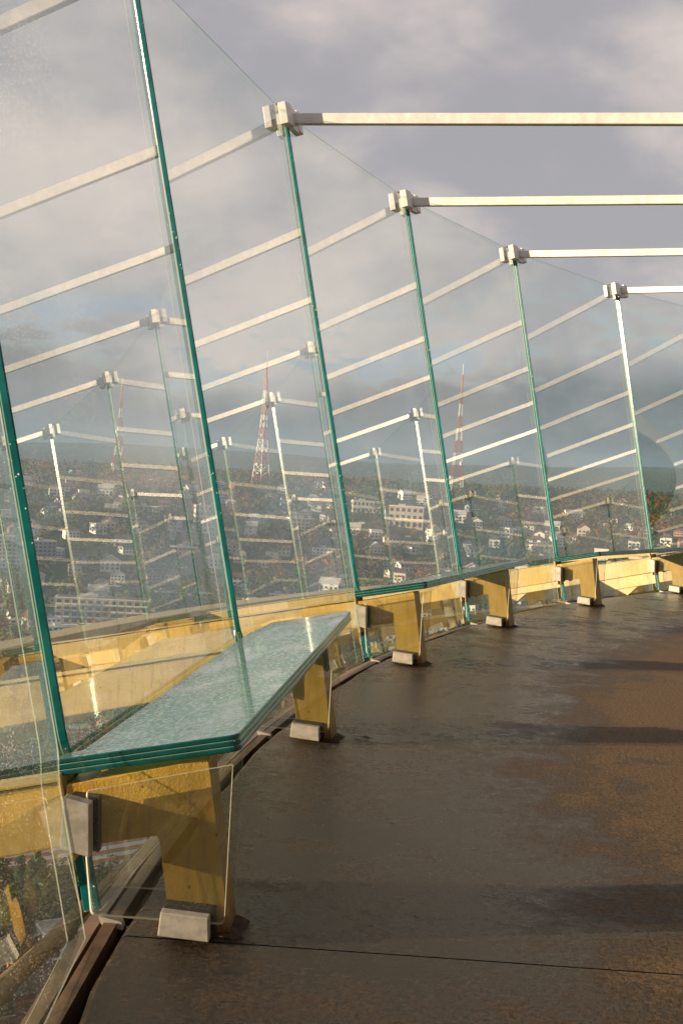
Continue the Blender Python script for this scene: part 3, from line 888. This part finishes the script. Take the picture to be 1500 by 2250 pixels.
block('school', 805, 1128, 62, 26, 18, 2, 7, 'cream', 'cream school wing with rows of windows in mid hill', yaw=.1, roof='brown')
block('school_hall', 890, 1160, 76, 46, 20, 3, 6, 'tan', 'tan hall with arched windows in mid hill', yaw=-.1, arch=True)
block('apartment_block', 665, 1165, 62, 24, 14, 3, 7, 'cream', 'low cream block with many windows in the middle of the hill', yaw=.2)
block('terrace', 715, 1222, 60, 14, 12, 2, 7, 'white', 'white terrace of low houses near the middle of the hill', yaw=-.1, roof='dark')
block('apartment_block', 620, 1322, 60, 13, 12, 2, 8, 'white', 'white low strip building just above the gold beam', yaw=.1)
block('apartment_block', 310, 1385, 60, 40, 14, 4, 5, 'blue grey', 'blue grey block low in the hillside beside the tan block', yaw=.1)
block('apartment_block', 365, 1330, 44, 26, 12, 3, 4, 'blue grey', 'blue grey block up the slope from the tan block', yaw=.2, roof='dark')
block('terrace', 400, 1222, 60, 18, 12, 2, 6, 'brick', 'brick terrace with pale roof left of the second joint', yaw=-.15)
# round water tank
pos, d = ground_hit(335, 1078)
tank = empty('water_tank', pos); tag(tank, 'round beige water tank on the crest left of the middle mast', 'water tank')
ra = 11 * d / FPX; th = 24 * d / FPX
n = 28; V = []
for z, r_ in ((-4, ra), (th, ra)):
    V += [(r_ * math.cos(q * 2 * math.pi / n), r_ * math.sin(q * 2 * math.pi / n), z) for q in range(n)]
mesh_obj('shell', V, [[q, (q + 1) % n, n + (q + 1) % n, n + q] for q in range(n)], WM['cream'], tank, smooth=True)
V = [(ra * 1.03 * math.cos(q * 2 * math.pi / n), ra * 1.03 * math.sin(q * 2 * math.pi / n), th) for q in range(n)] + [(0, 0, th + 2.5)]
mesh_obj('roof', V, [[q, (q + 1) % n, n] for q in range(n)], ROOFS['brown'], tank)
for q in range(0, n, 2):
    an = q * 2 * math.pi / n; box('rib', (ra * 1.01 * math.cos(an), ra * 1.01 * math.sin(an), th / 2 - 1), (.5, .5, th), WM['tan'], tank, 0, Matrix.Rotation(an, 3, 'Z'))
# striped hall far below the near joint
pos, d = ground_hit(180, 1925)
hall = empty('striped_hall', pos, facing(pos) + .5); tag(hall, 'low hall with white and orange striped roof far below the near joint', 'building')
M['orange'] = pbr('orange_roof', (.45, .17, .06), .7, 0, .2, .2)
box('wall', (0, -10, 3), (60, 60, 6), WM['tan'], hall)
for q in range(14):
    y = -38 + q * 4.2
    V = [(-31, y, 6.05), (31, y, 6.05), (31, y + 1.4, 8.4), (-31, y + 1.4, 8.4), (-31, y + 4.1, 6.05), (31, y + 4.1, 6.05)]
    mesh_obj('roof_ridge', V, [[0, 1, 2, 3], [3, 2, 5, 4]], M['trim'] if q % 2 == 0 else M['orange'], hall)
occupied.append((pos.x, pos.y, 48))
block('depot', 20, 1690, 60, 26, 16, 2, 4, 'cream', 'low depot with yellow front near the left edge far below', yaw=.4)
block('office_block', 60, 1800, 140, 40, 30, 3, 9, 'tan', 'tan office block far below behind the near spoke', yaw=.3, roof='brown')
block('warehouse', 160, 1640, 90, 16, 22, 1, 6, 'white', 'white flat warehouse far below left of the nearest bench', yaw=-.2)
keys = []
for wall, roofs in (('white', ('dark', 'brown', 'pale')), ('cream', ('dark', 'brown')), ('grey', ('dark',)), ('brick', ('brown', 'dark')), ('blue grey', ('dark',))):
    for rf in roofs:
        for sh in ('gable_front', 'gable_side', 'hip', 'flat'):
            if sh == 'flat' and rf != 'pale': continue
            keys.append((wall, rf, sh))
kw = [3.0 if k[0] == 'white' else 1.0 for k in keys]
hr = random.Random(5)
cnt = 0; tries = 0
while cnt < 270 and tries < 4000:
    tries += 1
    px = hr.uniform(-70, 1560); 
    py = 1000 + px * .04 + 42 + 360 * hr.random() ** 1.35
    pos, d = ground_hit(px, py, 700)
    if pos is None or d > 2700 or not free(pos.x, pos.y, 9): continue
    place_house(pos, facing(pos) + hr.choice((0, 0, .25, -.25, 1.57, .6)) + hr.uniform(-.1, .1), hr.choices(keys, kw)[0], hr.uniform(.9, 1.35))
    cnt += 1
tries = 0; cnt = 0
while cnt < 26 and tries < 600:       # flat ground below
    tries += 1
    px = hr.uniform(-120, 900); py = hr.uniform(1430, 2250)
    pos, d = ground_hit(px, py)
    if pos is None or not free(pos.x, pos.y, 16): continue
    place_house(pos, facing(pos) + hr.choice((.3, 1.87)), hr.choices(keys, kw)[0], hr.uniform(1.0, 1.6)); cnt += 1
for key, ent in HOUSE_CACHE.items(): pass

# ---- trees: 300 singles nearest to view, the rest one wood
def foliage_mat(name, cols):
    mt, nt, o = newmat(name); N = NT(nt)
    at = N.n('ShaderNodeAttribute', attribute_name='tint')
    oi = N.n('ShaderNodeObjectInfo').outputs['Random']
    f = N.n('ShaderNodeSeparateColor', {0: at.outputs['Color']}).outputs[0]
    c = N.mix(f, cols[0], cols[1])
    c = N.mix(N.rng(oi, 0, 1, 0, .35), c, cols[2])
    d = N.n('ShaderNodeBsdfDiffuse', {'Color': c}); t = N.n('ShaderNodeBsdfTranslucent', {'Color': c})
    N.out(N.n('ShaderNodeMixShader', {0: .25, 1: d.outputs[0], 2: t.outputs[0]}).outputs[0]); return mt
LEAF = {'dark green': foliage_mat('leaf_dark', ((.022, .055, .018), (.065, .115, .032), (.035, .075, .025))),
        'olive': foliage_mat('leaf_olive', ((.06, .085, .02), (.15, .165, .04), (.12, .11, .03))),
        'rust': foliage_mat('leaf_rust', ((.17, .06, .013), (.34, .13, .028), (.26, .14, .035))),
        'brown': foliage_mat('leaf_brown', ((.09, .055, .025), (.18, .115, .045), (.12, .085, .035)))}
M['bark'] = pbr('bark', (.06, .045, .035), .9)
def quads(centers, sizes, g, out):
    """leaf cards facing roughly outwards from the crown; centers, out (n,3), sizes (n,) -> verts (4n,3)"""
    n = len(centers)
    nn = out / (np.linalg.norm(out, axis=1)[:, None] + 1e-6) + g.normal(size=(n, 3)) * .38 + np.array([0, 0, .25])
    nn /= np.linalg.norm(nn, axis=1)[:, None]
    a = g.normal(size=(n, 3)); a -= nn * (a * nn).sum(1)[:, None]; a /= np.linalg.norm(a, axis=1)[:, None]
    b = np.cross(nn, a)
    a = a * sizes[:, None]; b = b * sizes[:, None] * .8
    return np.stack([centers - a - b * .4, centers - b, centers + a * .9 + b * .3, centers + b * .9], 1).reshape(-1, 3)
def outward(pts, kind):
    if kind == 'conifer': return pts * np.array([1, 1, 0]) + np.array([0, 0, .04])
    return pts - np.array([0, 0, .58])
def crown_points(kind, ncl, per, g):
    """unit tree: height 1, crown; returns centres and tint"""
    if kind == 'conifer':
        t = g.random(ncl) ** .8
        z = .12 + .86 * t; r = (.21 * (1 - t) + .012) * np.sqrt(g.random(ncl)) ** .5
    else:
        u = g.normal(size=(ncl, 3)); u /= np.linalg.norm(u, axis=1)[:, None]
        rad = g.random(ncl) ** .3
        an = g.random(ncl)
        c = u * rad[:, None] * np.array([.34, .34, .36]) + np.array([0, 0, .62])
        cl = c
        pts = np.repeat(cl, per, 0) + g.normal(size=(ncl * per, 3)) * .055
        return pts, np.repeat(g.random(ncl), per) * .7 + g.random(ncl * per) * .3
    an = g.random(ncl) * 6.283
    cl = np.stack([r * np.cos(an), r * np.sin(an), z], 1)
    pts = np.repeat(cl, per, 0) + g.normal(size=(ncl * per, 3)) * .022
    return pts, np.repeat(g.random(ncl), per) * .7 + g.random(ncl * per) * .3
def mesh_np(name, V, tint, mat):
    n = len(V) // 4
    me = bpy.data.meshes.new(name)
    me.vertices.add(len(V)); me.vertices.foreach_set('co', V.astype(np.float32).ravel())
    me.loops.add(n * 4); me.loops.foreach_set('vertex_index', np.arange(n * 4, dtype=np.int32))
    me.polygons.add(n); me.polygons.foreach_set('loop_start', np.arange(0, n * 4, 4, dtype=np.int32))
    me.update()
    at = me.color_attributes.new('tint', 'FLOAT_COLOR', 'POINT')
    cc = np.ones((n * 4, 4), np.float32); cc[:, 0] = np.repeat(tint, 4); cc[:, 1] = cc[:, 0]; cc[:, 2] = cc[:, 0]
    at.data.foreach_set('color', cc.ravel())
    me.materials.append(mat)
    return me
g = np.random.default_rng(3)
PROT = {}
for colname in LEAF:
    for v_ in range(3):
        kind = 'conifer' if (colname == 'dark green' and v_ < 2) else 'round'
        pts, tint = crown_points(kind, 34, 12, g)
        V = quads(pts, g.uniform(.026, .055, len(pts)), g, outward(pts, kind))
        me = mesh_np('crown', V, tint, LEAF[colname])
        tv = []; tf = []
        tube_into(tv, tf, Vector((0, 0, -.15)), Vector((0, 0, .55)), .018, 6)
        for q in range(4):
            an = q * 1.7 + v_; tube_into(tv, tf, Vector((0, 0, .3 + .05 * q)), Vector((.16 * math.cos(an), .16 * math.sin(an), .55 + .06 * q)), .009, 4)
        tm = bpy.data.meshes.new('trunk'); tm.from_pydata([tuple(q) for q in tv], [], tf); tm.materials.append(M['bark'])
        PROT.setdefault(colname, []).append((me, tm, kind))
names = list(PROT)
occ = np.array(occupied + yard)
def okpos(x, y):
    return ((occ[:, 0] - x) ** 2 + (occ[:, 1] - y) ** 2 > (occ[:, 2] * .92) ** 2).all()
cand = []
tg = random.Random(9)
while len(cand) < 7500:
    az = R_(tg.uniform(-107, -69)); q = tg.random()
    d = math.sqrt(240 ** 2 + (2600 ** 2 - 240 ** 2) * q)
    if tg.random() < .07: d = tg.uniform(240, 700); az = R_(tg.uniform(-82, -67))
    x, y = CAM.x + d * math.cos(az), CAM.y + d * math.sin(az)
    if not okpos(x, y): continue
    cl = math.sin(x / 90 + 1) * math.sin(y / 120) + .6 * math.sin(x / 41 - y / 57)
    w = [.5 + 3.2 * (cl < .25), .5 + 2.4 * (-.6 < cl < .1) + .8 * (cl > .5), .08 + 1.1 * (cl > .62), .2 + .8 * (.3 < cl < .6)]
    c = tg.choices(names, w)[0]
    cand.append((d, x, y, c, tg.randrange(3)))
cand.sort()
def in_frame(x, y, z):
    q = Vector((x, y, z)) - CAM; zz = q.dot(FW)
    px = 750 + FPX * q.dot(RT) / zz; py = 1125 - FPX * q.dot(UP) / zz
    return -20 < px < 1520 and py < 2300 and not (px > 560 and py > 1420) and not (py > 1330 and px > 1000)
single = []; rest = []
for c in cand:
    z = float(terr(c[1], c[2]))
    (single if len(single) < 300 and in_frame(c[1], c[2], z + 8) else rest).append((*c, z))
for (d, x, y, c, v_, z) in single:
    me, tm, kind = PROT[c][v_]
    o = empty('conifer_tree' if kind == 'conifer' else 'leafy_tree', (x, y, z), tg.uniform(0, 6.28))
    s_ = tg.uniform(14, 24) * (1.15 if kind == 'conifer' else 1); sx = s_ * tg.uniform(.85, 1.2)
    o.scale = (sx, sx, s_)
    for nm, mm in (('crown', me), ('trunk', tm)):
        ch = bpy.data.objects.new(nm, mm); col.objects.link(ch); ch.parent = o
    tag(o, '%s %s tree far below among the nearer houses' % (c, 'conifer' if kind == 'conifer' else 'leafy'), 'tree', 'nearer trees below the tower')
# the wood
VV = {c: [] for c in names}; TT = {c: [] for c in names}
for (d, x, y, c, v_, z) in rest:
    kind = PROT[c][v_][2]
    far = d > 1500
    pts, tint = crown_points(kind, 18 if not far else 12, 5 if not far else 4, g)
    s_ = tg.uniform(13, 26); sx = s_ * tg.uniform(.95, 1.4)
    ow = outward(pts, kind)
    pts = pts * np.array([sx, sx, s_])
    V = quads(pts, g.uniform(.06, .105, len(pts)) * s_, g, ow) + np.array([x, y, z - .5])
    VV[c].append(V); TT[c].append(tint * .6 + tg.random() * .4)
Vall = np.concatenate([np.concatenate(VV[c]) for c in names]); Tall = np.concatenate([np.concatenate(TT[c]) for c in names])
me = mesh_np('woodland', Vall, Tall, LEAF[names[0]])
for c in names[1:]: me.materials.append(LEAF[c])
mi = np.concatenate([np.full(sum(len(q) for q in VV[c]) // 4, i, np.int32) for i, c in enumerate(names)])
me.polygons.foreach_set('material_index', mi)
wood = bpy.data.objects.new('woodland', me); col.objects.link(wood)
wood['kind'] = 'stuff'; tag(wood, 'mixed autumn wood covering the hillside between the houses', 'wood')

# ------------------------------------------------------------------ air
HAZE = True
if HAZE:
    mt = bpy.data.materials.new('haze_air'); mt.use_nodes = True
    nt = mt.node_tree; nt.nodes.clear()
    o_ = nt.nodes.new('ShaderNodeOutputMaterial')
    pv = nt.nodes.new('ShaderNodeVolumePrincipled')
    pv.inputs['Color'].default_value = (.34, .52, .74, 1)
    pv.inputs['Density'].default_value = .00004
    pv.inputs['Anisotropy'].default_value = .0
    nt.links.new(pv.outputs[0], o_.inputs['Volume'])
    hb = box('haze', (0, 0, 10), (41000, 41000, 700), mt)
    hb['kind'] = 'stuff'; tag(hb, 'pale blue haze thickening towards the far hills', 'haze')
